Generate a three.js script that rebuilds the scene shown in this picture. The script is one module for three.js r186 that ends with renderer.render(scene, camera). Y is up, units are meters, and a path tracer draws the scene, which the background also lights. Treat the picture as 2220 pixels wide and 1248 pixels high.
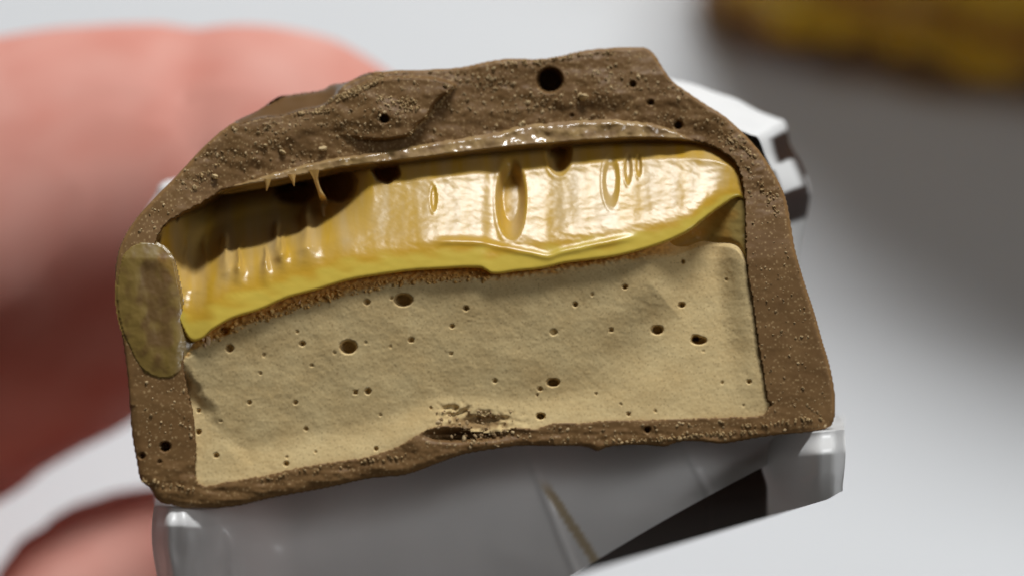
import * as THREE from 'three';
import { ImprovedNoise } from 'three/addons/math/ImprovedNoise.js';
import { mergeGeometries } from 'three/addons/utils/BufferGeometryUtils.js';
import { RectAreaLightUniformsLib } from 'three/addons/lights/RectAreaLightUniformsLib.js';

// ---------------------------------------------------------------- camera, light, exposure
const scene = new THREE.Scene();
const PITCH = THREE.MathUtils.degToRad(50);      // the lens looks down on the table
const D = 0.07;                                  // metres from lens to the broken face (macro)
const S = 2e-5;                                  // one photograph pixel on the broken face, in metres
const HELD = 0.062;                              // height of the bar above the table
const O = new THREE.Vector3(0, HELD, 0);
const tilt = new THREE.Quaternion().setFromAxisAngle(new THREE.Vector3(1, 0, 0), -PITCH);
const toWorld = (x, y, z) => new THREE.Vector3(x, y, z).applyQuaternion(tilt).add(O);

const camera = new THREE.PerspectiveCamera(2 * THREE.MathUtils.radToDeg(Math.atan(624 * S / D)), 1024 / 575, 0.004, 20);
camera.position.copy(toWorld(0, 0, D));
camera.quaternion.copy(tilt);
camera.focus = D + 0.0006;
camera.userData.fStop = 17;
scene.add(camera);

const renderer = new THREE.WebGLRenderer({ antialias: true });
renderer.toneMapping = THREE.LinearToneMapping;
renderer.toneMappingExposure = 1;
renderer.shadowMap.enabled = true;
RectAreaLightUniformsLib.init();
scene.background = new THREE.Color().setRGB(0.045, 0.043, 0.04);      // the dim room around the table

const LAMPS = [
  { dir: [0.12, 0.83, -0.57], dist: 1.35, w: 0.6, h: 0.24, power: 40, label: 'bright white fluorescent ceiling lamp beyond the yellow bag' },
  { dir: [0.66, 0.70, 0.30], dist: 1.7, w: 0.55, h: 0.36, power: 6.4, label: 'dimmer white fill lamp added out of view at the front right' },  // unseen lamp, added to fill the shaded areas
];
for (const l of LAMPS) {
  l.at = O.clone().addScaledVector(new THREE.Vector3(...l.dir).normalize(), l.dist);
  const light = new THREE.RectAreaLight(new THREE.Color().setRGB(0.985, 1.0, 1.0), l.power, l.w, l.h);
  light.position.copy(l.at);
  light.lookAt(O);
  scene.add(light);
}

// ---------------------------------------------------------------- helpers
const perlin = new ImprovedNoise();
const noise = (x, y, z = 0) => perlin.noise(x, y, z);
function fbm(x, y, z, n = 4) { let a = 0, w = 0.5; for (let k = 0; k < n; k++) { a += w * noise(x, y, z + k * 7.3); x *= 2.03; y *= 2.03; w *= 0.5; } return a; }
let seed = 12345;
const rnd = () => { seed = (seed * 1664525 + 1013904223) >>> 0; return seed / 4294967296; };
const clamp = (v, a = 0, b = 1) => Math.min(b, Math.max(a, v));
const ss = (a, b, v) => { const t = clamp((v - a) / (b - a)); return t * t * (3 - 2 * t); };
const mix = (a, b, t) => a + (b - a) * t;
const lin = (r, g, b) => { const c = new THREE.Color().setRGB(r / 255, g / 255, b / 255, THREE.SRGBColorSpace); return [c.r, c.g, c.b]; };
const mixc = (a, b, t) => [mix(a[0], b[0], t), mix(a[1], b[1], t), mix(a[2], b[2], t)];
const mulc = (a, k) => [a[0] * k, a[1] * k, a[2] * k];

// a place in the picture at depth z (metres, towards the lens) in the frame of the held things
function at(px, py, z) { const k = (D - z) / D; return [(px - 1110) * S * k, (624 - py) * S * k, z]; }

function smooth(pts, closed = true, n = 6) {
  const c = new THREE.CatmullRomCurve3(pts.map(([x, y]) => new THREE.Vector3(x, y, 0)), closed, 'centripetal');
  return c.getPoints(pts.length * n).map((v) => [v.x, v.y]);
}
// distance to a closed polygon: positive inside; also the nearest border point
const near = { d: 0, x: 0, y: 0 };
function sdf(poly, x, y) {
  let best = 1e18, inside = false, bx = 0, by = 0;
  for (let i = 0, j = poly.length - 1; i < poly.length; j = i++) {
    const [x1, y1] = poly[i], [x2, y2] = poly[j];
    const ex = x2 - x1, ey = y2 - y1, wx = x - x1, wy = y - y1;
    const t = clamp((wx * ex + wy * ey) / (ex * ex + ey * ey + 1e-9));
    const dx = wx - ex * t, dy = wy - ey * t, q = dx * dx + dy * dy;
    if (q < best) { best = q; bx = x1 + ex * t; by = y1 + ey * t; }
    if ((y1 > y) !== (y2 > y) && x < (x2 - x1) * (y - y1) / (y2 - y1) + x1) inside = !inside;
  }
  near.d = Math.sqrt(best) * (inside ? 1 : -1); near.x = bx; near.y = by;
  return near.d;
}
function curve(pts) { // y as a function of x
  return (x) => {
    if (x <= pts[0][0]) return pts[0][1];
    for (let i = 1; i < pts.length; i++) if (x <= pts[i][0]) {
      const p0 = pts[Math.max(0, i - 2)], p1 = pts[i - 1], p2 = pts[i], p3 = pts[Math.min(pts.length - 1, i + 1)];
      const h = p2[0] - p1[0], t = (x - p1[0]) / h;
      const m1 = (p2[1] - p0[1]) / (p2[0] - p0[0]) * h, m2 = (p3[1] - p1[1]) / (p3[0] - p1[0]) * h;
      return (2 * t ** 3 - 3 * t * t + 1) * p1[1] + (t ** 3 - 2 * t * t + t) * m1 + (-2 * t ** 3 + 3 * t * t) * p2[1] + (t ** 3 - t * t) * m2;
    }
    return pts[pts.length - 1][1];
  };
}

function base(name, [x, y, z], label, category) { // a Group at a thing's base, in the frame of the held things
  const g = new THREE.Group();
  g.name = name; g.position.copy(toWorld(x, y, z)); g.quaternion.copy(tilt);
  g.userData = { label, category };
  g.origin = [x, y, z];
  scene.add(g);
  return g;
}
function build(name, positions, index, colors, material, parent) {
  const [ox, oy, oz] = parent.origin || [0, 0, 0];
  const g = new THREE.BufferGeometry();
  const p = new Float32Array(positions.length);
  for (let i = 0; i < p.length; i += 3) { p[i] = positions[i] - ox; p[i + 1] = positions[i + 1] - oy; p[i + 2] = positions[i + 2] - oz; }
  g.setAttribute('position', new THREE.BufferAttribute(p, 3));
  if (colors) g.setAttribute('color', new THREE.BufferAttribute(new Float32Array(colors), 3));
  g.setIndex(index);
  g.computeVertexNormals();
  const m = new THREE.Mesh(g, material);
  m.name = name; m.castShadow = m.receiveShadow = true;
  parent.add(m);
  m.origin = parent.origin;
  return m;
}
// a relief sheet over a rectangle of the picture: f(px, py) gives null or {h, c, x, y, wall}
function relief(name, [x0, y0, x1, y1], step, f, material, parent, pick) {
  const nx = Math.ceil((x1 - x0) / step) + 1, ny = Math.ceil((y1 - y0) / step) + 1;
  const id = new Int32Array(nx * ny).fill(-1), pos = [], col = [], idx = [];
  for (let j = 0; j < ny; j++) for (let i = 0; i < nx; i++) {
    const r = f(x0 + i * step, y0 + j * step);
    if (!r) continue;
    id[j * nx + i] = pos.length / 3;
    const q = at(r.x ?? x0 + i * step, r.y ?? y0 + j * step, r.h * S);
    pos.push(q[0], q[1], q[2] - (r.wall || 0) * S);
    col.push(...r.c);
  }
  for (let j = 0; j + 1 < ny; j++) for (let i = 0; i + 1 < nx; i++) {
    const a = id[j * nx + i], b = id[j * nx + i + 1], c = id[(j + 1) * nx + i], d = id[(j + 1) * nx + i + 1];
    if (a < 0 || b < 0 || c < 0 || d < 0) continue;
    if (pick && !pick(x0 + (i + 0.5) * step, y0 + (j + 0.5) * step)) continue;
    if ((i + j) & 1) idx.push(a, c, b, b, c, d); else idx.push(a, c, d, a, d, b);
  }
  return build(name, pos, idx, col, material, parent);
}
function mat(o) { return new THREE.MeshPhysicalMaterial({ vertexColors: true, side: THREE.DoubleSide, ...o }); }

// ---------------------------------------------------------------- the setting: white table, ceiling lamp, added fill lamp
{
  // a slab, its unseen front edge cut short to lessen light bounced up
  const N = 160, W = 1.6, FRONT = -0.01, pos = [], col = [], idx = [], white = [0.645, 0.66, 0.68];
  for (let j = 0; j <= N + 2; j++) for (let i = 0; i <= N; i++) {
    const x = (i / N - 0.5) * W, z = FRONT - (1 - Math.min(j, N) / N) * 1.1;
    pos.push(x, j > N ? -0.03 : 0, j > N + 1 ? FRONT - 1.1 : z);
    col.push(...mulc(white, 1 + 0.06 * fbm(x * 18, z * 18, 3)));
  }
  for (let j = 0; j < N + 2; j++) for (let i = 0; i < N; i++) { const a = j * (N + 1) + i, b = a + 1, c = a + N + 1, d = c + 1; idx.push(a, c, b, b, c, d); }
  const t = build('table_surface', pos, idx, col, mat({ roughness: 0.62 }), scene);
  t.userData = { kind: 'structure', label: 'white table top, out of focus below the held bar', category: 'table' };
}
LAMPS.forEach((l, k) => {
  const g = new THREE.Group(), { w, h } = l;
  g.name = k ? 'ceiling_lamp_001' : 'ceiling_lamp'; g.position.copy(l.at); g.lookAt(O); scene.add(g);
  g.userData = { label: l.label, category: 'lamp' };
  const house = new THREE.Mesh(new THREE.BoxGeometry(w + 0.04, h + 0.04, 0.06), new THREE.MeshStandardMaterial({ color: 0xe4e4e2, roughness: 0.5 }));
  house.name = 'housing'; house.position.z = -0.045; g.add(house);
  const dif = new THREE.Mesh(new THREE.BoxGeometry(w, h, 0.006), new THREE.MeshStandardMaterial({ color: 0xffffff, emissive: 0xffffff, emissiveIntensity: 1 }));
  dif.name = 'diffuser'; dif.position.z = -0.009; g.add(dif);
});

// ---------------------------------------------------------------- outlines read from the photograph
const OUT = smooth([[351, 1091], [336, 1080], [323, 1058], [304, 1042], [295, 1001], [284, 938], [277, 840], [268, 760], [258, 700], [250, 640], [248, 590], [255, 545], [272, 505], [300, 465], [340, 422], [385, 377], [430, 327], [470, 290], [510, 262], [560, 238], [603, 209], [625, 206], [650, 202], [700, 194], [716, 184], [750, 178], [795, 158], [860, 152], [930, 150], [1000, 145], [1060, 132], [1110, 126], [1160, 128], [1210, 122], [1260, 110], [1310, 104], [1370, 102], [1400, 103], [1418, 115], [1435, 142], [1458, 174], [1490, 198], [1530, 225], [1570, 250], [1610, 285], [1650, 330], [1685, 385], [1705, 430], [1715, 480], [1725, 540], [1745, 610], [1765, 670], [1785, 740], [1800, 790], [1811, 850], [1812, 897], [1805, 920], [1790, 930], [1742, 938], [1695, 942], [1631, 951], [1568, 961], [1521, 957], [1472, 958], [1442, 968], [1405, 965], [1340, 966], [1311, 971], [1296, 978], [1273, 969], [1200, 967], [1131, 966], [1084, 972], [1005, 985], [958, 1001], [879, 1029], [800, 1037], [737, 1051], [673, 1064], [579, 1081], [516, 1096], [446, 1102], [389, 1100], [367, 1093]], true, 4);
const OPEN = smooth([[431, 1048], [500, 1041], [563, 1031], [642, 1014], [737, 998], [800, 988], [863, 966], [895, 947], [926, 930], [960, 920], [1010, 926], [1060, 930], [1122, 926], [1165, 928], [1201, 917], [1273, 916], [1292, 912], [1400, 909], [1495, 906], [1584, 903], [1650, 899], [1663, 890], [1657, 830], [1646, 760], [1640, 720], [1631, 650], [1621, 600], [1616, 526], [1614, 443], [1609, 396], [1600, 365], [1584, 343], [1552, 322], [1502, 305], [1447, 299], [1368, 298], [1273, 303], [1195, 310], [1116, 316], [1021, 327], [942, 337], [879, 345], [800, 354], [737, 362], [692, 371], [642, 381], [579, 393], [519, 403], [484, 412], [453, 432], [396, 463], [351, 495], [338, 533], [345, 580], [372, 640], [392, 700], [398, 760], [400, 810], [415, 880], [425, 960]], true, 4);
const GLOSS = smooth([[500, 262], [560, 232], [605, 204], [650, 196], [716, 178], [800, 152], [815, 162], [775, 172], [742, 192], [726, 216], [700, 233], [660, 240], [620, 252], [560, 260], [520, 272]], true, 4);
const FLAKE = smooth([[700, 240], [735, 208], [800, 175], [900, 165], [960, 172], [988, 184], [978, 200], [952, 214], [935, 240], [925, 258], [905, 272], [893, 292], [860, 302], [820, 306], [770, 300], [720, 290]], true, 4);
const yTop = curve([[330, 545], [338, 533], [351, 495], [396, 463], [453, 432], [484, 412], [519, 403], [579, 393], [642, 381], [692, 371], [737, 362], [800, 354], [879, 345], [942, 337], [1021, 327], [1116, 316], [1195, 310], [1273, 303], [1368, 298], [1447, 299], [1502, 305], [1552, 322], [1584, 343], [1603, 370], [1609, 396], [1620, 443]]);
const yLip = curve([[330, 590], [360, 640], [385, 690], [410, 735], [435, 735], [462, 713], [503, 690], [563, 671], [620, 646], [689, 627], [752, 608], [819, 596], [894, 586], [942, 583], [1040, 580], [1068, 593], [1116, 588], [1179, 581], [1226, 570], [1337, 555], [1431, 529], [1494, 500], [1530, 472], [1568, 445], [1600, 428], [1622, 440]]);
const yNougat = curve([[380, 790], [410, 765], [440, 745], [480, 728], [530, 702], [600, 682], [650, 662], [700, 652], [760, 632], [850, 616], [930, 607], [1040, 602], [1080, 600], [1180, 590], [1300, 570], [1380, 558], [1450, 548], [1490, 535], [1520, 524], [1570, 524], [1600, 534], [1616, 560], [1640, 640]]);
const yFloor = curve([[420, 1048], [500, 1041], [642, 1014], [800, 988], [895, 947], [960, 920], [1060, 930], [1165, 928], [1292, 912], [1495, 906], [1670, 890]]);
// the broken face leans back, the upper wall more than the rest
const faceZ = (py) => (py > 560 ? (py - 624) * 0.15 : -9.6 + (py - 560) * 0.36);

// ---------------------------------------------------------------- the bar
const bar = base('chocolate_bar', at(1080, 1050, -0.004), 'bitten chocolate bar end showing tan nougat under glossy stretched caramel', 'chocolate bar');
const CHOC = [0.158, 0.083, 0.031], CHOC2 = [0.222, 0.124, 0.048], TAN = [0.46, 0.31, 0.15];
const chocM = mat({ roughness: 0.5, specularIntensity: 0.35 });
const skinM = mat({ roughness: 0.3 });
const pits = [[1192, 174, 27, 26, 90], [832, 258, 10, 9, 30], [1372, 183, 7, 7, 20], [1410, 223, 7, 6, 18], [1470, 271, 9, 9, 26], [357, 968, 11, 10, 34], [307, 988, 6, 6, 16], [1403, 931, 7, 6, 20], [1666, 876, 6, 6, 16], [1240, 640 - 640 + 250, 4, 4, 8], [345, 1000, 4, 4, 8]];
function chocH(px, py) {
  const top = ss(520, 380, py) * ss(250, 420, px), low = ss(885, 960, py + (px < 900 ? (900 - px) * -0.16 : 0));
  const fl = sdf(FLAKE, px, py);
  let h = faceZ(py);
  h += (3 + 8 * top + 4 * low) * fbm(px / 70, py / 45, 1, 3) + (0.4 + 1.4 * top + 1.8 * low) * fbm(px / 13, py / 11, 9, 3);
  h += 26 * ss(-1, 5, fl) * ss(700, 860, px);                                                 // a lifted flake
  h += 1.8 * low * noise(px / 140, py / 14, 4) + 1.2 * low * noise(px / 40, py / 9, 14);   // layered smears of the base
  // the scooped middle of the upper wall
  h -= 14 * ss(120, 0, Math.hypot((px - 1080) * 0.4, py - 230)) * top;
  h -= 26 * ss(120, 0, yTop(px) - py) * ss(380, 480, px) * ss(1600, 1520, px) * ss(700, 560, py);      // the wall draws back towards the hollow
  // gouge at the middle of the base
  h -= 42 * Math.exp(-(((px - 985) / 48) ** 2) - (((py - 944) / 9) ** 2)) + 20 * Math.exp(-(((px - 1060) / 60) ** 2) - (((py - 938) / 14) ** 2));
  for (const [x, y, a, b, d] of pits) { const q = Math.hypot((px - x) / a, (py - y) / b); if (q < 1.25) h -= d * ss(1.12, 0.72, q); }
  return h;
}
const yGloss = curve([[500, 270], [560, 261], [620, 253], [660, 241], [700, 234], [726, 216], [742, 192], [775, 172], [815, 160]]);
function faceH(px, py) { // the break, or the unbroken top skin where the edge has chipped away
  const gl = sdf(GLOSS, px, py), h = chocH(px, py);
  return gl > 0 ? mix(h, faceZ(py) - 4 - 1.3 * Math.max(0, yGloss(px) - py) + 5 * fbm(px / 60, py / 30, 2, 2), ss(0, 7, gl)) : h;
}
function chocF(px, py) {
  const inn = sdf(OPEN, px, py);
  if (inn > 26) return null;
  const jag = inn + 2.2 * noise(px / 9, py / 9, 5) + 1.5 * noise(px / 4, py / 4, 8);
  const d = sdf(OUT, px, py), ox = near.x, oy = near.y;
  if (d < -60) return null;
  const speck = noise(px / 6.3, py / 6.3, 21), spk2 = noise(px / 3.1, py / 3.1, 33);
  const top = ss(560, 380, py);
  let c = mixc(CHOC, CHOC2, clamp(0.5 + 0.9 * fbm(px / 70, py / 70, 12) + 0.25 * speck));
  c = mixc(c, TAN, 0.85 * ss(0.25 - 0.05 * top, 0.42, speck * 0.5 + spk2 * 0.6));
  const rim = d + 5 * noise(px / 12, py / 12, 44) + 3 * spk2;
  c = mixc(c, [0.30, 0.165, 0.062], 0.6 * ss(11, 4, rim) * ss(-9, -1, rim));               // scuffed, crumbly break edge, with light through the thin edge painted in
  if (d < 0) { // the outer side of the bar, running back
    const e = -d, wall = 8 * e + 0.05 * e * e * e * 0.05 * 3;
    const h = faceH(ox, oy) - 8;
    return { h, wall: Math.min(560, wall), c, x: ox, y: oy };
  }
  let h = faceH(px, py);
  const r = py > 880 && px < 1200 ? 20 : 12;
  if (d < r) h -= r * (1 - Math.sqrt(1 - ((r - d) / r) ** 2)) * 0.8;
  let wall = 0;
  if (jag > 0) { wall = 40 * jag; c = mixc(CHOC, CHOC2, 0.3); }
  return { h: h - Math.min(wall, 420), c };
}
const inGloss = (x, y) => sdf(GLOSS, x, y) > 3 && sdf(OUT, x, y) > 1;
relief('coating', [186, 42, 1876, 1166], 2.75, chocF, chocM, bar, (x, y) => !inGloss(x, y));
relief('coating', [240, 96, 1820, 1108], 10, (x, y) => (sdf(OUT, x, y) > -10 ? { h: faceZ(y), wall: 530, c: CHOC2 } : null), chocM, bar);   // added cap over the unseen back, keeps light out of the hollow
relief('glossy_skin', [490, 140, 830, 290], 2.75, (x, y) => { const r = chocF(x, y); return r && { ...r, c: CHOC }; }, skinM, bar, inGloss);

// nougat
const NOU = [0.69, 0.53, 0.27], NOU2 = [0.57, 0.405, 0.185];
const holes = [[874, 650, 19, 13, 46], [755, 752, 17, 14, 46], [1425, 715, 12, 9, 34], [1515, 738, 16, 8, 34], [1508, 733, 8, 7, 30], [1199, 829, 13, 8, 34], [1172, 902, 9, 6.5, 30], [1478, 661, 7, 5, 18], [1355, 622, 5.5, 4.5, 14], [1010, 668, 5.5, 5, 14], [655, 745, 5.5, 5, 14], [891, 737, 6, 5, 12], [795, 655, 6, 5.5, 12], [497, 755, 8, 8, 20], [485, 718, 10, 8, 24], [797, 848, 6, 6, 16], [770, 850, 4.5, 4.5, 10], [430, 936, 5, 5, 16], [468, 987, 5, 5, 14], [620, 1005, 5, 5, 14], [815, 972, 4.5, 4.5, 12], [1247, 660, 5, 5, 12], [1200, 720, 8, 6, 8], [663, 929, 4, 4, 8], [1171, 843, 4.5, 4.5, 9], [1073, 826, 4, 4, 9], [640, 872, 4, 4, 9], [540, 872, 4, 4, 9], [980, 707, 4, 4, 9], [1363, 897, 4, 4, 9], [1624, 827, 4.5, 4, 10], [430, 890, 4, 4, 9], [1480, 568, 4.5, 4.5, 12], [1325, 715, 4, 4, 9]];
for (let k = 0; k < 28; k++) holes.push([430 + rnd() * 1190, 600 + rnd() * 420, 2.3 + rnd() * 1.2, 2.3 + rnd() * 1.2, 2 + 4 * rnd()]);
const holeGrid = new Map();
for (const h of holes) for (let gx = Math.floor((h[0] - 26) / 40); gx <= Math.floor((h[0] + 26) / 40); gx++) for (let gy = Math.floor((h[1] - 26) / 40); gy <= Math.floor((h[1] + 26) / 40); gy++) { const k = gx + ',' + gy; if (!holeGrid.has(k)) holeGrid.set(k, []); holeGrid.get(k).push(h); }
function nougatH(px, py) {
  const a = yNougat(px), b = yFloor(px), v = clamp((py - a) / (b - a), -0.4, 1.1);
  const side = ss(-60, 90, (px - 1375) * 0.76 + (py - 725) * 0.64) * ss(1180, 1400, px);      // the corner that slopes up to the light
  // most of it stands upright, a little behind the coating; its foot, one corner and a facet along the coating lean back
  const facet = ss(14, -22, (px - 395) * 0.82 - (py - 800) * 0.57 + 8 * noise(px / 30, py / 30, 3));
  const upright = faceZ(b) - 30 - 0.04 * (b - Math.max(py, a)) + 24 * ss(0.78, 1.04, v);
  const corner = faceZ(py) - 8 - 44 * clamp(1 - v, 0, 1.3) * ss(6, 75, mix(1616, 1660, (py - 526) / 370) - px);
  const strip = faceZ(py) - 8 - 30 * clamp((1040 - py) / 260);
  let h = mix(mix(upright, corner, Math.max(side, ss(1400, 1500, px))), strip, facet * ss(770, 830, py));
  h += 4 * fbm(px / 90, py / 80, 6, 2) + 1.3 * fbm(px / 17, py / 17, 16, 3) + 0.5 * noise(px / 5, py / 5, 26);
  const wx = px + 22 * noise(px / 17, py / 13, 71) + 3 * noise(px / 6, py / 6, 72), wy = py + 13 * noise(px / 15, py / 12, 73) + 2 * noise(px / 5, py / 5, 74);
  h -= 15 * Math.exp(-(((wx - 985) / 26) ** 2) - (((wy - 893) / 11) ** 2)) + 20 * Math.exp(-(((wx - 1045) / 60) ** 2) - (((wy - 915) / 16) ** 2));
  // rounded shelf where it meets the caramel
  const up = a + 10 - py;
  if (up > 0) h -= mix(0.7, 1.6, ss(1380, 1500, px)) * up - (px < 1400 ? 7 * (0.5 + noise(px / 10, py / 8, 2)) * ss(0, 10, up) : 0);
  const list = holeGrid.get(Math.floor(px / 40) + ',' + Math.floor(py / 40));
  if (list) for (const [x, y, ra, rb, d] of list) { const q = Math.hypot((px - x) / ra, (py - y) / rb); if (q < 1.3) h -= d * ss(1.15, 0.7, q); }
  return h;
}
relief('nougat', [390, 480, 1672, 1064], 2.5, (px, py) => {
  if (py < yLip(px) - 34 || py < yNougat(px) - 70) return null;
  const i = sdf(OPEN, px, py);
  if (i < -8) return null;
  const n1 = fbm(px / 80, py / 80, 31), n2 = noise(px / 5.2, py / 5.2, 41), n3 = noise(px / 2.9, py / 2.9, 47);
  let c = mixc(NOU, NOU2, clamp(0.45 + 1.0 * n1 + 0.5 * n2));
  c = mixc(c, [0.27, 0.17, 0.08], 0.5 * ss(0.3, 0.52, n3 * 0.8 + n2 * 0.35));
  const st = (yNougat(px) - py) + 9 * noise(px / 22, py / 12, 51) + 6 * noise(px / 6, py / 6, 52);
  c = mixc(c, mixc([0.62, 0.34, 0.08], [0.34, 0.16, 0.04], clamp(0.45 + 1.2 * noise(px / 9, py / 6, 57))), 0.9 * ss(-6, 5, st) * ss(1500, 1420, px));   // caramel soaked crumb
  const sm = Math.exp(-(((px - 1035) / 78) ** 2) - (((py - 915) / 22) ** 2)) + 0.45 * noise(px / 14, py / 9, 61);
  c = mixc(c, CHOC2, 0.8 * ss(0.4, 0.75, sm));                                            // chocolate smeared in the gouge
  return { h: nougatH(px, py), c };
}, mat({ roughness: 0.85, specularIntensity: 0.5 }), bar);

// caramel
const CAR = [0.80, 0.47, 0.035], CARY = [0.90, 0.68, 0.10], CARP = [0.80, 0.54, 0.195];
const carM = mat({ roughness: 1, clearcoat: 1, clearcoatRoughness: 0.24, specularIntensity: 0.3, transmission: 0.32 });
const spikes = [[405, 500, 600, 13, 20], [445, 508, 575, 10, 16], [488, 500, 575, 14, 26], [517, 528, 590, 12, 16], [600, 472, 540, 10, 20], [612, 500, 560, 14, 14], [664, 436, 560, 26, 22], [575, 530, 590, 12, 10]];
// slope of the stretched sheet from lip (t = 0) to the roof of the hollow (t = 1)
const slopeT = curve([[0, 0.38], [0.1, 0.42], [0.2, 0.6], [0.32, 0.82], [0.5, 0.84], [0.72, 0.74], [0.86, 0.5], [1, 0.15], [1.2, 0]]);
const drop = [0];
for (let k = 1; k <= 130; k++) drop.push(drop[k - 1] + 0.01 * slopeT((k - 0.5) * 0.01));
const dropAt = (t) => { const f = clamp(t, 0, 1.29) * 100, i = Math.floor(f); return mix(drop[i], drop[i + 1], f - i); };
function caramelH(px, py) {
  const a = yLip(px), b = yTop(px), H = Math.max(20, a - b), t = (a - py) / H;
  const side = ss(335, 470, px) * ss(1622, 1480, px);
  const left = ss(810, 620, px);
  const lipZ = faceZ(a) + mix(-14, 32, side);
  let h = lipZ - (H * dropAt(Math.max(0, t)) + left * 270 * ss(0.36, 0.8, t) * ss(330, 430, px) + 55 * ss(0.78, 1.05, t)) * mix(0.55, 1, side);
  if (t < 0.06) { const e = (a + 1 - py), r = 8; h -= e < 0 ? 18 + 30 * -e : e < r ? r * (1 - Math.sqrt(Math.max(0, 1 - ((r - e) / r) ** 2))) : 0; }
  // bands of the stretched sheet, pulled upright
  h += side * ss(0.1, 0.3, t) * (3 * noise(px / 80, t * 0.8, 3) + 0.35 * noise(px / 19 + t, t * 2.6, 7)) + 0.55 * fbm((px + 0.5 * py) / 15, (py - 0.3 * px) / 7, 11, 3) * ss(0.05, 0.2, t) + 0.5 * noise(px / 26, py / 14, 2);
  for (const [x, y0, y1, w, q] of spikes) {
    if (py < y0 || py > y1 + 40 || Math.abs(px - x) > 3 * w) continue;
    const v = clamp((py - y0) / (y1 - y0)), ww = w * (0.22 + 0.78 * v * v);
    h += q * Math.exp(-(((px - x - 5 * noise(py / 30, x, 1)) / ww) ** 2)) * ss(0, 0.25, v) * ss(y1 + 40, mix(y0, y1, 0.4), py) * 1.6;
  }
  // long bubbles in the sheet
  for (const [x, y, ra, rb, d] of [[1108, 430, 32, 88, 40], [1325, 392, 18, 56, 6], [1212, 330, 28, 48, 60], [1362, 366, 8, 34, 7], [1385, 358, 6, 26, 6], [940, 430, 7, 28, 4]]) {
    const q = Math.hypot((px - x) / ra, (py - y) / rb);
    if (q < 1.4) { h -= d * ss(1.05, 0.55, q); h += 1.0 * Math.exp(-(((q - 1.14) / 0.12) ** 2)); }
  }
  // burst bubbles under the roof of the hollow, webs of caramel left between them
  for (const [x, y, ra, rb] of [[640, 412, 48, 30], [733, 400, 41, 38], [836, 372, 31, 25]]) {
    const q = Math.hypot((px - x + 7 * noise(py / 22, x, 4)) / ra, (py - y + 6 * noise(px / 25, y, 6)) / rb);
    if (q < 1.3) h -= 170 * ss(1.04, 0.8, q);
  }
  // the ridge that catches light behind the lip
  const ry = curveRidge(px);
  h += 5 * Math.exp(-(((py - ry) / 8) ** 2)) * ss(920, 980, px) * ss(1400, 1330, px);
  return h;
}
const curveRidge = curve([[900, 528], [940, 524], [1040, 526], [1090, 537], [1150, 549], [1188, 556], [1215, 548], [1280, 534], [1400, 508]]);
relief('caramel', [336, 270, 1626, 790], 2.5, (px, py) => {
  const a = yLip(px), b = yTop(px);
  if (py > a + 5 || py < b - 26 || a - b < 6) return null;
  const t = (a - py) / (a - b), n = fbm(px / 34, t * 1.3, 71);                             // highlight painted in as paler streaks over the upper sheet
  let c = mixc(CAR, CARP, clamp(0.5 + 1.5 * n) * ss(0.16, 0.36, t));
  c = mixc(c, CARY, ss(0.22, 0.07, t + 0.10 * noise(px / 50, py / 25, 3)));                  // paler lip, its translucent glow put into the colour
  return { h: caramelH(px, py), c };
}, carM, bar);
// caramel left behind under the lip, at its thick end
relief('caramel', [1360, 410, 1626, 580], 2.5, (px, py) => {
  if (py < yLip(px) - 24 || py > yNougat(px) + 14) return null;
  const v = (px - 1440) / 170;
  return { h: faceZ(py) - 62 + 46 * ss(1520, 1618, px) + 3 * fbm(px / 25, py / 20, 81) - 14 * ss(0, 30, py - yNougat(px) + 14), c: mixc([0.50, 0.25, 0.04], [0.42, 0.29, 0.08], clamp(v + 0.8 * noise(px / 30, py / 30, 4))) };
}, carM, bar);
// rim of caramel clinging to the roof of the hollow
const rimUp = curve([[470, 404], [520, 396], [600, 372], [700, 346], [800, 331], [879, 316], [958, 304], [1021, 294], [1084, 284], [1131, 269], [1195, 263], [1292, 257], [1400, 263], [1457, 280], [1500, 300], [1540, 316]]);
relief('caramel_rim', [470, 240, 1545, 420], 2.5, (px, py) => {
  const u = rimUp(px) + 3 * noise(px / 14, 1, 2), l = yTop(px) + 3;
  if (py < u - 4 || py > l + 12 || l - u < 2) return null;
  const v = (py - u) / (l - u), w = ss(470, 560, px) * ss(1545, 1470, px);
  const e = Math.max(0, 1 - v / 0.28);
  let h = chocHs(px, py) - 26 * ss(120, 0, yTop(px) - py) + w * (15 - 24 * e * e + 3 * fbm(px / 12, py / 12, 91) + 3.5 * noise(px / 18, py / 40, 95)) - (1 - w) * 8;
  if (py > l - 4) h -= 6 * (py - l + 4) * ss(0, 1, (py - l + 4) / 6);
  return { h, c: mixc([0.40, 0.25, 0.085], [0.27, 0.155, 0.06], clamp(0.5 + noise(px / 40, py / 20, 97))) };
}, mat({ roughness: 0.7, clearcoat: 1, clearcoatRoughness: 0.14 }), bar);
function chocHs(px, py) { return faceZ(py) + 13 * fbm(px / 55, py / 38, 1, 2) - 14 * ss(120, 0, Math.hypot((px - 1080) * 0.4, py - 230)); }
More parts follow.
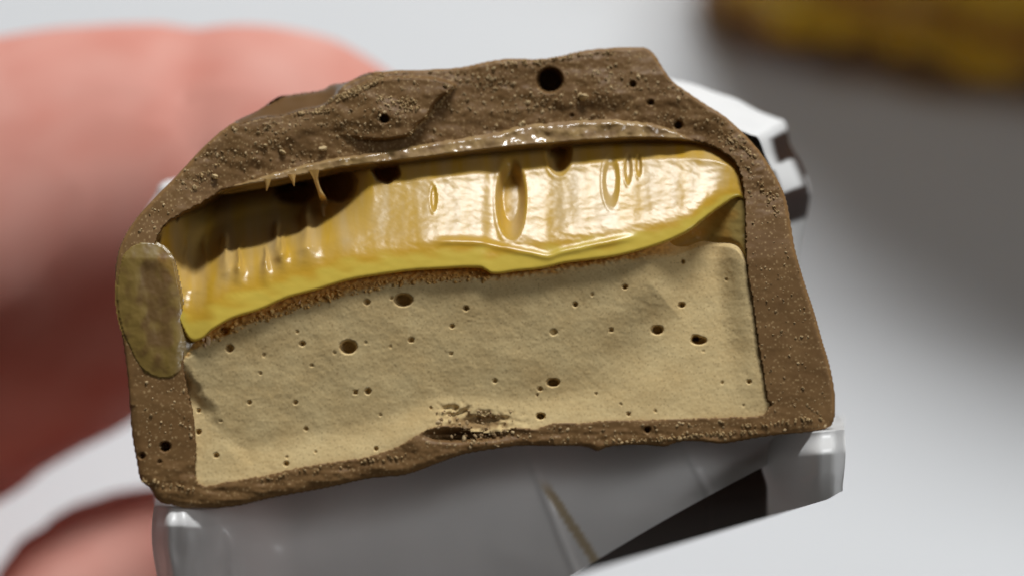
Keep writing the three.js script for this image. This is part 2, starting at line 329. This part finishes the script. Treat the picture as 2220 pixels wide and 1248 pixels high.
// flap of caramel smeared over the side wall
const BLOB = smooth([[275, 540], [258, 580], [252, 640], [260, 700], [280, 752], [303, 795], [332, 816], [362, 820], [394, 802], [412, 768], [424, 738], [404, 700], [394, 650], [384, 600], [372, 556], [345, 530], [305, 526]], true, 5);
relief('caramel_smear', [236, 510, 440, 836], 2.5, (px, py) => {
  const d = sdf(BLOB, px, py);
  if (d < -5) return null;
  let h = faceZ(py) + 1.5 + 6 * ss(-4, 42, d) + 0.9 * noise(px / 20, py / 27, 103) - (d < 1 ? 3 : 0) + 3 * fbm(px / 30, py / 40, 101) + 0.3 * noise(px / 8, py / 8, 5);
  h -= 12 * ss(380, 425, px);
  h -= 6 * Math.exp(-(((px - 326) / 30) ** 2) - (((py - 598) / 38) ** 2)) + 4 * Math.exp(-(((px - 345) / 26) ** 2) - (((py - 690) / 50) ** 2));
  
  const th = 0.5 * Math.exp(-(((px - 330) / 36) ** 2) - (((py - 600) / 50) ** 2)) + 0.5 * Math.exp(-(((px - 345) / 34) ** 2) - (((py - 700) / 80) ** 2)) + 0.5 * noise(px / 22, py / 30, 111);
  return { h, c: mixc([0.37, 0.24, 0.05], [0.25, 0.135, 0.034], ss(0.0, 0.5, th)) };
}, mat({ roughness: 0.5, clearcoat: 1, clearcoatRoughness: 0.2, transmission: 0.35 }), bar);
// pulled strands
function strand(pts, mtl) { // [px, py, h above the face at that height, half width, half depth]
  const n = 24, m = 10, pos = [], col = [], idx = [];
  const c = new THREE.CatmullRomCurve3(pts.map((p) => new THREE.Vector3(p[0], p[1], p[2] ?? caramelH(p[0], p[1]) - faceZ(p[1]) - (p[5] || 2))));
  const w = new THREE.CatmullRomCurve3(pts.map((p) => new THREE.Vector3(p[3], p[4], 0)));
  for (let i = 0; i <= n; i++) {
    const p = c.getPoint(i / n), q = w.getPoint(i / n);
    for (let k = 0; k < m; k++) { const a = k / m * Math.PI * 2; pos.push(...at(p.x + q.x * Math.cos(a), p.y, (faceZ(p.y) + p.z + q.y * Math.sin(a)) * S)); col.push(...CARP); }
  }
  for (let i = 0; i < n; i++) for (let k = 0; k < m; k++) { const a = i * m + k, b = i * m + (k + 1) % m; idx.push(a, a + m, b, b, a + m, b + m); }
  build('strand', pos, idx, col, mtl, bar);
}
strand([[680, 368, -10, 12, 8], [684, 388, -22, 5, 5], [690, 408, -34, 4.5, 4], [698, 426, -50, 7, 6], [704, 446, null, 9, 6, 2], [708, 470, null, 9, 4, 12]], carM);
strand([[580, 388, -8, 8, 6], [579, 402, -12, 4, 4], [577, 414, -16, 1, 1]], carM);
strand([[632, 378, -8, 9, 6], [635, 392, -12, 4, 4], [637, 404, -16, 1, 1]], carM);

// crumbs lying on the break
{
  const geos = [], q = new THREE.Quaternion(), e = new THREE.Euler(), v = new THREE.Vector3(), sc = new THREE.Vector3();
  const put = (px, py, r, h, c) => {
    const g = new THREE.IcosahedronGeometry(1, 0);
    const p = g.attributes.position;
    for (let i = 0; i < p.count; i++) { const k = 1 + 0.45 * noise(p.getX(i) * 2 + px, p.getY(i) * 2 + py, p.getZ(i) * 2); p.setXYZ(i, p.getX(i) * k, p.getY(i) * k, p.getZ(i) * k); }
    e.set(rnd() * 6, rnd() * 6, rnd() * 6); q.setFromEuler(e);
    const w = at(px, py, h * S);
    v.set(w[0] - bar.origin[0], w[1] - bar.origin[1], w[2] - bar.origin[2]);
    sc.set(r * S * (0.7 + 0.8 * rnd()), r * S * (0.6 + 0.6 * rnd()), r * S * (0.5 + 0.5 * rnd()));
    g.applyMatrix4(new THREE.Matrix4().compose(v, q, sc));
    const col = new Float32Array(p.count * 3);
    for (let i = 0; i < p.count; i++) col.set(c, i * 3);
    g.setAttribute('color', new THREE.BufferAttribute(col, 3));
    g.deleteAttribute('uv'); g.computeVertexNormals();
    geos.push(g);
  };
  const tone = () => mixc([0.24, 0.15, 0.06], [0.58, 0.42, 0.22], rnd() ** 1.5);
  let n = 0;
  while (n < 1700) {
    const px = 300 + rnd() * 1500, py = 110 + rnd() * 860, top = py < 420;
    if (sdf(OPEN, px, py) > -8 || sdf(OUT, px, py) < 5 || sdf(GLOSS, px, py) > -6) continue;
    if (sdf(BLOB, px, py) > -6) continue;
    const dens = top ? 0.35 + 1.2 * noise(px / 90, py / 50, 121) : px > 1600 ? 0.13 : py > 900 ? 0.3 : 0.14;
    if (rnd() > dens) continue;
    const r = 1.5 + 3.6 * rnd() ** 3 + (top && rnd() < 0.06 ? 3 * rnd() : 0);
    put(px, py, r, chocH(px, py) - r * 0.15, tone()); n++;
  }
  // crumbly line along the upper break edge
  for (const [x0, y0, x1, y1, k, sp] of [[735, 215, 830, 168, 110, 7], [640, 246, 720, 238, 40, 4], [690, 240, 735, 205, 30, 4], [930, 250, 985, 188, 34, 3], [880, 298, 930, 250, 30, 3], [1090, 138, 1180, 132, 30, 4], [1180, 128, 1330, 112, 50, 4], [820, 216, 905, 228, 60, 11], [1560, 285, 1640, 340, 34, 5], [430, 385, 470, 360, 14, 5], [1640, 380, 1690, 470, 30, 9], [1300, 960, 1480, 950, 40, 4], [1480, 945, 1640, 935, 50, 4], [1600, 925, 1780, 905, 40, 5], [560, 1040, 880, 985, 40, 6], [300, 1040, 420, 1060, 24, 5]])
    for (let i = 0; i < k; i++) { const t = rnd(), px = mix(x0, x1, t) + (rnd() - 0.5) * 2 * sp, py = mix(y0, y1, t) + (rnd() - 0.5) * 2 * sp; if (sdf(OUT, px, py) < 2) continue; put(px, py, 1.6 + 2.6 * rnd(), chocH(px, py) + 1.4, mixc(tone(), [0.5, 0.33, 0.14], 0.5)); }
  for (const [px, py, r] of [[1265, 211, 11], [1257, 206, 7], [1130, 272, 8], [1134, 266, 6], [575, 315, 7], [465, 383, 9], [700, 322, 9], [612, 330, 8], [1145, 222, 5], [1206, 216, 5], [1070, 148, 6]]) put(px, py, r, chocH(px, py) + r * 0.5, [0.55, 0.40, 0.20]);
  for (const [px, py, r] of [[425, 706, 10], [432, 713, 7], [452, 742, 10], [444, 748, 7], [462, 738, 6], [560, 690, 6], [650, 655, 7], [690, 640, 6], [440, 734, 5]]) put(px, py, r, faceZ(py) - 2, [0.70, 0.50, 0.30]);
  for (let i = 0; i < 220; i++) { const px = 450 + 640 * rnd(), py = yNougat(px) - 14 + 22 * rnd(); put(px, py, 1.8 + 4 * rnd() ** 2, nougatH(px, py) + 2, mixc([0.55, 0.29, 0.07], [0.85, 0.56, 0.2], rnd())); }
  for (let i = 0; i < 70; i++) { const px = 940 + 190 * rnd(), py = 890 + 60 * rnd(); put(px, py, 1.8 + 4 * rnd() ** 2, Math.max(nougatH(px, py), py > 925 ? chocH(px, py) : -999) + 1, mixc([0.2, 0.11, 0.04], [0.7, 0.52, 0.28], rnd())); }
  const g = mergeGeometries(geos);
  const m = new THREE.Mesh(g, mat({ roughness: 0.7 }));
  m.name = 'crumbs'; m.userData.kind = 'stuff'; m.castShadow = m.receiveShadow = true; bar.add(m);
}

// ---------------------------------------------------------------- the peeled wrapper
const wrap = base('candy_wrapper', at(1080, 1000, -0.012), 'crinkled white and brown plastic wrapper peeled back behind and below the bar', 'wrapper');
const filmM = mat({ roughness: 1, specularIntensity: 0.2, transmission: 0.25, clearcoat: 0.8, clearcoatRoughness: 0.3 });
const FILM = [0.84, 0.835, 0.83], BROWN = [0.035, 0.017, 0.011];
{ // sleeve still round the back of the bar
  const ring = smooth([[1738, 545], [1744, 500], [1752, 440], [1752, 405], [1738, 355], [1720, 310], [1702, 262], [1688, 256], [1600, 216], [1500, 184], [1400, 160], [1300, 165], [1100, 185], [900, 210], [700, 245], [520, 300], [400, 378], [345, 400], [333, 425], [300, 480], [285, 600], [300, 800], [340, 960], [420, 1020], [700, 1010], [1000, 960], [1400, 930], [1690, 905], [1760, 850], [1750, 700], [1738, 620]], true, 6);
  const rows = 16, n = ring.length - 1, pos = [], col = [], idx = [];
  for (let j = 0; j <= rows; j++) for (let i = 0; i < n; i++) {
    const [px, py] = ring[i], f = j / rows, z = -0.004 - f * 0.013;
    const girth = f < 0.4 ? mix(0.90, 1, ss(0, 0.4, f)) : mix(1, 0.86, ss(0.4, 1, f)), fl = 1 - 0.5 * ss(0.4, 1, f);
    const q = at(1110 + (px - 1110) * girth, 600 + (py - 600) * girth * fl, Math.max(z, -0.0092));
    const wr = 0.00022 * noise(px / 90, py / 90, f * 5);
    pos.push(q[0] + wr, q[1] + wr, z);
    const right = px > 1690 && py > 276 && py < 470 && (f > 0.16 || py > 345);
    const letter = (py > 338 && py < 402 && f > 0.12 && f < 0.27) || (py > 385 && py < 425 && f > 0.36 && f < 0.5);
    col.push(...(right && !letter ? BROWN : FILM));
  }
  for (let j = 0; j < rows; j++) for (let i = 0; i < n; i++) { const a = j * n + i, b = j * n + (i + 1) % n; idx.push(a, b, a + n, b, b + n, a + n); }
  build('sleeve', pos, idx, col, mat({ roughness: 0.6, specularIntensity: 0.3 }), wrap);
}
function sheet(name, nu, nv, f) { // f(u, v) -> [px, py, z, colour]
  const pos = [], col = [], idx = [];
  for (let j = 0; j <= nv; j++) for (let i = 0; i <= nu; i++) { const [px, py, z, c] = f(i / nu, j / nv); pos.push(...at(px, py, z * S)); col.push(...c); }
  for (let j = 0; j < nv; j++) for (let i = 0; i < nu; i++) { const a = j * (nu + 1) + i, b = a + 1, c = a + nu + 1, d = c + 1; idx.push(a, c, b, b, c, d); }
  return build(name, pos, idx, col, filmM, wrap);
}
const botY = curve([[330, 1076], [450, 1080], [560, 1064], [673, 1042], [879, 1006], [1084, 950], [1300, 948], [1500, 934], [1700, 918], [1830, 906]]);
const prof = curve([[0, -420], [40, -300], [90, -190], [140, -150], [220, -160], [330, -230], [480, -360]]);
{ // inner face of the film, folded down in front
  // a ruled sheet: every column runs from under the bar down to the slanted edge or below the picture
  sheet('folded_flap', 300, 80, (u, v) => {
    const px0 = mix(338, 1796, u), top = botY(px0) - 8;
    const low = Math.min(930 + (1796 - px0) * 0.572 + 6 * Math.sin(px0 / 130), 1330);
    const py = mix(top, Math.max(low, top + 2), v), dn = py - top;
    let z = prof(dn);
    z = mix(z, 45 + 35 * ss(0, 70, dn) - 0.6 * Math.max(0, dn - 70) + 10 * noise(px0 / 25, dn / 60, 31), ss(640, 385, px0) * ss(6, 30, dn)) - 150 * ss(385, 338, px0) ** 2;     // this side bulges forward, then turns away
    z += 16 * Math.exp(-(((px0 - 505 - dn * 0.1) / 34) ** 2)) * ss(20, 90, dn) - 14 * Math.exp(-(((px0 - 470) / 20) ** 2)) * ss(0, 60, dn);
    z += 120 * ss(1250, 1500, px0) * ss(160, 20, dn);
    z += 12 * noise(px0 / 260, dn / 150, 3) + 3 * noise(px0 / 70, dn / 60, 9);
    const k1 = px0 - (1155 + (py - 1010) * 0.40), k2 = px0 - (1490 + (py - 980) * 0.52);
    z += 7 * Math.exp(-((k1 / 9) ** 2)) + 5 * Math.exp(-((k2 / 8) ** 2));
    let c = FILM;
    const st = px0 - (1188 + (py - 1060) * 0.66);
    c = mixc(c, [0.42, 0.29, 0.10], 0.75 * ss(17, 6, Math.abs(st) + 5 * noise(px0 / 12, py / 12, 8)) * ss(1030, 1070, py));     // dried caramel trace
    return [px0 - 10 * ss(470, 338, px0) * Math.sin(dn / 55), py, z, c];
  });
  // printed layer under it
  sheet('printed_flap', 300, 90, (u, v) => {
    const px0 = mix(1180, 1828, u), top = mix(botY(px0), 900 + (1796 - px0) * 0.54, ss(1760, 1640, px0)) - 6;
    const low = 1072 + (1828 - px0) * 0.30 - 8 * ss(1790, 1828, px0);
    const py = mix(top, Math.max(low, top + 4), v), dn = py - botY(px0) + 6;
    let z = prof(Math.max(0, dn)) - 26 + 8 * noise(px0 / 200, dn / 90, 23);
    z += 120 * ss(1250, 1500, px0) * ss(160, 20, dn);
    z = mix(z, 55 + 55 * ss(28, 80, dn) - 0.3 * Math.max(0, dn - 80), ss(1640, 1785, px0) * ss(16, 30, dn)) - 110 * ss(1796, 1828, px0) ** 2 - 0.02 * Math.max(0, dn - 120) ** 2;
    z += 5 * Math.exp(-(((px0 - 1538 + (py - 1100) * 0.02) / 6) ** 2)) + 22 * ss(1690, 1780, px0) * ss(60, 0, dn);
    const edge = 1664 - 14 * ss(1060, 1000, py);
    return [px0 + 6 * Math.sin(Math.PI * clamp(dn / 150)) * ss(1780, 1828, px0), py, z, mixc(FILM, BROWN, ss(edge + 3, edge - 3, px0))];
  });
}

// ---------------------------------------------------------------- the hand
{
  const hand = base('hand', at(-300, 1500, -0.03), 'bare hand pinching the wrapped bar between index finger and thumb', 'hand');
  const J = (px, py, zmm, r) => [...at(px, py, zmm / 1000), r / 1000];
  const index = [J(810, 440, -24.5, 5.6), J(660, 405, -25.5, 7.8), J(440, 420, -26, 8.8), J(220, 462, -26.5, 10.0), J(0, 555, -27, 11.6), J(-300, 700, -28, 12.6), J(-1100, 950, -27, 13)];
  const thumb = [J(470, 1325, -25, 6.8), J(335, 1415, -26, 9.4), J(110, 1860, -27, 10.6), J(-600, 2050, -22, 12.0), J(-1300, 1900, -20, 14)];
  const middle = [J(-900, 1400, -44, 7), J(-560, 1250, -50, 8.6), J(-620, 1000, -50, 9.6), J(-1250, 1150, -34, 11.5)];
  const ring = [J(-1000, 1620, -40, 6.6), J(-640, 1540, -45, 8.2), J(-720, 1330, -48, 9.2), J(-1350, 1400, -34, 11.5)];
  const little = [J(-1150, 1780, -34, 5.6), J(-850, 1740, -38, 6.8), J(-900, 1560, -42, 8), J(-1450, 1620, -32, 10.5)];
  const palm = [J(-1100, 950, -27, 13), J(-1250, 1150, -34, 12), J(-1350, 1400, -34, 12), J(-1450, 1620, -32, 12), J(-1300, 1900, -20, 14), J(-1600, 1700, -24, 16), J(-1300, 1300, -26, 12)];
  const bones = [];
  for (const ch of [index, thumb, middle, ring, little, palm]) for (let k = 0; k + 1 < ch.length; k++) bones.push([ch[k], ch[k + 1], ch]);
  const chains = [index, thumb, middle, ring, little, palm];
  const cap = (p, a, b) => {
    const ex = b[0] - a[0], ey = b[1] - a[1], ez = b[2] - a[2], wx = p[0] - a[0], wy = p[1] - a[1], wz = p[2] - a[2];
    const t = clamp((wx * ex + wy * ey + wz * ez) / (ex * ex + ey * ey + ez * ez));
    return Math.hypot(wx - ex * t, wy - ey * t, wz - ez * t) - mix(a[3], b[3], t);
  };
  const smin = (a, b, k) => { const h = Math.max(k - Math.abs(a - b), 0) / k; return Math.min(a, b) - h * h * k * 0.25; };
  const jointA = index[2], jointB = index[4], dirI = new THREE.Vector3(jointA[0] - jointB[0], jointA[1] - jointB[1], jointA[2] - jointB[2]).normalize();
  const along = (p, j) => (p[0] - j[0]) * dirI.x + (p[1] - j[1]) * dirI.y + (p[2] - j[2]) * dirI.z;
  const field = (p) => {
    let all = 1, ix = 1;
    for (let c = 0; c < chains.length; c++) {
      let d = 1;
      const ch = chains[c];
      for (let k = 0; k + 1 < ch.length; k++) d = smin(d, cap(p, ch[k], ch[k + 1]), 0.004);
      if (c === 0) ix = d;
      all = c === 5 ? smin(all, d, 0.012) : smin(all, d, c === 1 ? 0.003 : 0.0012);
    }
    if (ix < 0.004) { // creases of the finger joint
      const s1 = along(p, jointA) - 0.0027, s2 = along(p, jointB);
      all += 0.00055 * Math.exp(-((s1 / 0.0007) ** 2)) + 0.0004 * Math.exp(-(((s2 + 0.0015) / 0.0009) ** 2)) + 0.0003 * Math.exp(-(((s2 - 0.001) / 0.0007) ** 2));
      all -= 0.0002 * Math.exp(-(((s1 - 0.004) / 0.003) ** 2));
    }
    return all + 0.00012 * noise(p[0] * 700, p[1] * 700, p[2] * 700);
  };
  // surface nets
  const lo = [-0.096, -0.058, -0.066], hi = [0.006, 0.018, -0.006], cs = 0.0011;
  const n = [0, 1, 2].map((k) => Math.ceil((hi[k] - lo[k]) / cs) + 1);
  const F = new Float32Array(n[0] * n[1] * n[2]);
  const I = (i, j, k) => (k * n[1] + j) * n[0] + i;
  // coarse skip
  for (let k = 0; k < n[2]; k++) for (let j = 0; j < n[1]; j++) for (let i = 0; i < n[0];) {
    const v = field([lo[0] + i * cs, lo[1] + j * cs, lo[2] + k * cs]);
    const skip = Math.max(1, Math.floor((Math.abs(v) - 0.0042) / cs));
    for (let q = 0; q < skip && i < n[0]; q++, i++) F[I(i, j, k)] = v;
  }
  const vid = new Int32Array(F.length).fill(-1), pos = [], col = [], idx = [];
  for (let k = 0; k + 1 < n[2]; k++) for (let j = 0; j + 1 < n[1]; j++) for (let i = 0; i + 1 < n[0]; i++) {
    let x = 0, y = 0, z = 0, m = 0;
    const c = [];
    for (let q = 0; q < 8; q++) c.push(F[I(i + (q & 1), j + ((q >> 1) & 1), k + (q >> 2))]);
    for (let a = 0; a < 8; a++) for (const bit of [1, 2, 4]) if (!(a & bit)) {
      const b = a | bit;
      if ((c[a] < 0) !== (c[b] < 0)) { const t = c[a] / (c[a] - c[b]); x += (a & 1) + (bit === 1 ? t : 0); y += ((a >> 1) & 1) + (bit === 2 ? t : 0); z += (a >> 2) + (bit === 4 ? t : 0); m++; }
    }
    if (!m) continue;
    vid[I(i, j, k)] = pos.length / 3;
    const p = [lo[0] + (i + x / m) * cs, lo[1] + (j + y / m) * cs, lo[2] + (k + z / m) * cs];
    pos.push(...p);
    let cc = mixc([0.78, 0.315, 0.245], [0.85, 0.43, 0.355], clamp(0.5 + 1.6 * fbm(p[0] * 220, p[1] * 220, p[2] * 220)));
    col.push(...cc);
  }
  for (let k = 1; k + 1 < n[2]; k++) for (let j = 1; j + 1 < n[1]; j++) for (let i = 1; i + 1 < n[0]; i++) {
    const a = F[I(i, j, k)] < 0;
    const quad = (p, q, r, s, flip) => { if (p < 0 || q < 0 || r < 0 || s < 0) return; if (flip) idx.push(p, q, r, p, r, s); else idx.push(p, r, q, p, s, r); };
    if (a !== F[I(i + 1, j, k)] < 0) quad(vid[I(i, j - 1, k - 1)], vid[I(i, j, k - 1)], vid[I(i, j, k)], vid[I(i, j - 1, k)], a);
    if (a !== F[I(i, j + 1, k)] < 0) quad(vid[I(i - 1, j, k - 1)], vid[I(i - 1, j, k)], vid[I(i, j, k)], vid[I(i, j, k - 1)], a);
    if (a !== F[I(i, j, k + 1)] < 0) quad(vid[I(i - 1, j - 1, k)], vid[I(i, j - 1, k)], vid[I(i, j, k)], vid[I(i - 1, j, k)], a);
  }
  const mesh = build('skin', pos, idx, col, mat({ roughness: 1, specularIntensity: 0.2, transmission: 0.15, clearcoat: 0.5, clearcoatRoughness: 0.6 }), hand);
}

// ---------------------------------------------------------------- the yellow bag lying on the table
{
  const ray = (px, py, y) => { const o = camera.position, d = toWorld(...at(px, py, 0)).sub(o); return o.clone().addScaledVector(d, (y - o.y) / d.y); };
  const left = ray(1470, 75, 0), right = ray(2220, 235, 0);
  const g = new THREE.Group();
  const c0 = left.clone().lerp(right, 0.5);
  g.name = 'snack_bag'; g.position.copy(c0); scene.add(g);
  g.userData = { label: 'crumpled yellow plastic snack bag lying on the table behind the bar', category: 'bag' };
  const ax = right.clone().sub(left); const len = ax.length(); ax.normalize();
  const back = new THREE.Vector3(ax.z, 0, -ax.x); if (back.z > 0) back.negate();
  const nu = 160, nv = 90, pos = [], col = [], idx = [], L = len * 2.0, H = 0.096, W = 0.05;
  for (let j = 0; j <= nv; j++) for (let i = 0; i <= nu; i++) {
    const u = i / nu, a = j / nv * Math.PI * 2, end = Math.pow(Math.sin(Math.PI * clamp(u, 0.002, 0.998)), 0.22);
    const s = -len * 0.5 + u * L;
    let y = H * Math.pow((1 - Math.cos(a)) / 2, 2.6) * end, w;
    w = W / 2 - 0.004 - Math.sin(a) * W / 2 * (0.4 + 0.6 * end);
    const cr = 0.006 * fbm(s * 60, y * 60, w * 60, 3) + 0.003 * Math.abs(noise(s * 190 + 4, y * 120, w * 120));
    y = Math.max(0.0006, y + cr * 1.2); w += cr;
    const p = ax.clone().multiplyScalar(s).addScaledVector(back, w);
    pos.push(p.x, y, p.z);
    col.push(...(noise(s * 26 + 9, y * 210, w * 30) > 0.12 ? [0.46, 0.22, 0.02] : [0.78, 0.50, 0.02]));      // brown print on yellow
  }
  for (let j = 0; j < nv; j++) for (let i = 0; i < nu; i++) { const a = j * (nu + 1) + i, b = a + 1, c = a + nu + 1, d = c + 1; idx.push(a, b, c, b, d, c); }
  g.origin = null;
  build('film', pos, idx, col, mat({ roughness: 1, specularIntensity: 0.2, transmission: 0.2, clearcoat: 0.8, clearcoatRoughness: 0.3 }), g);
}

renderer.render(scene, camera);
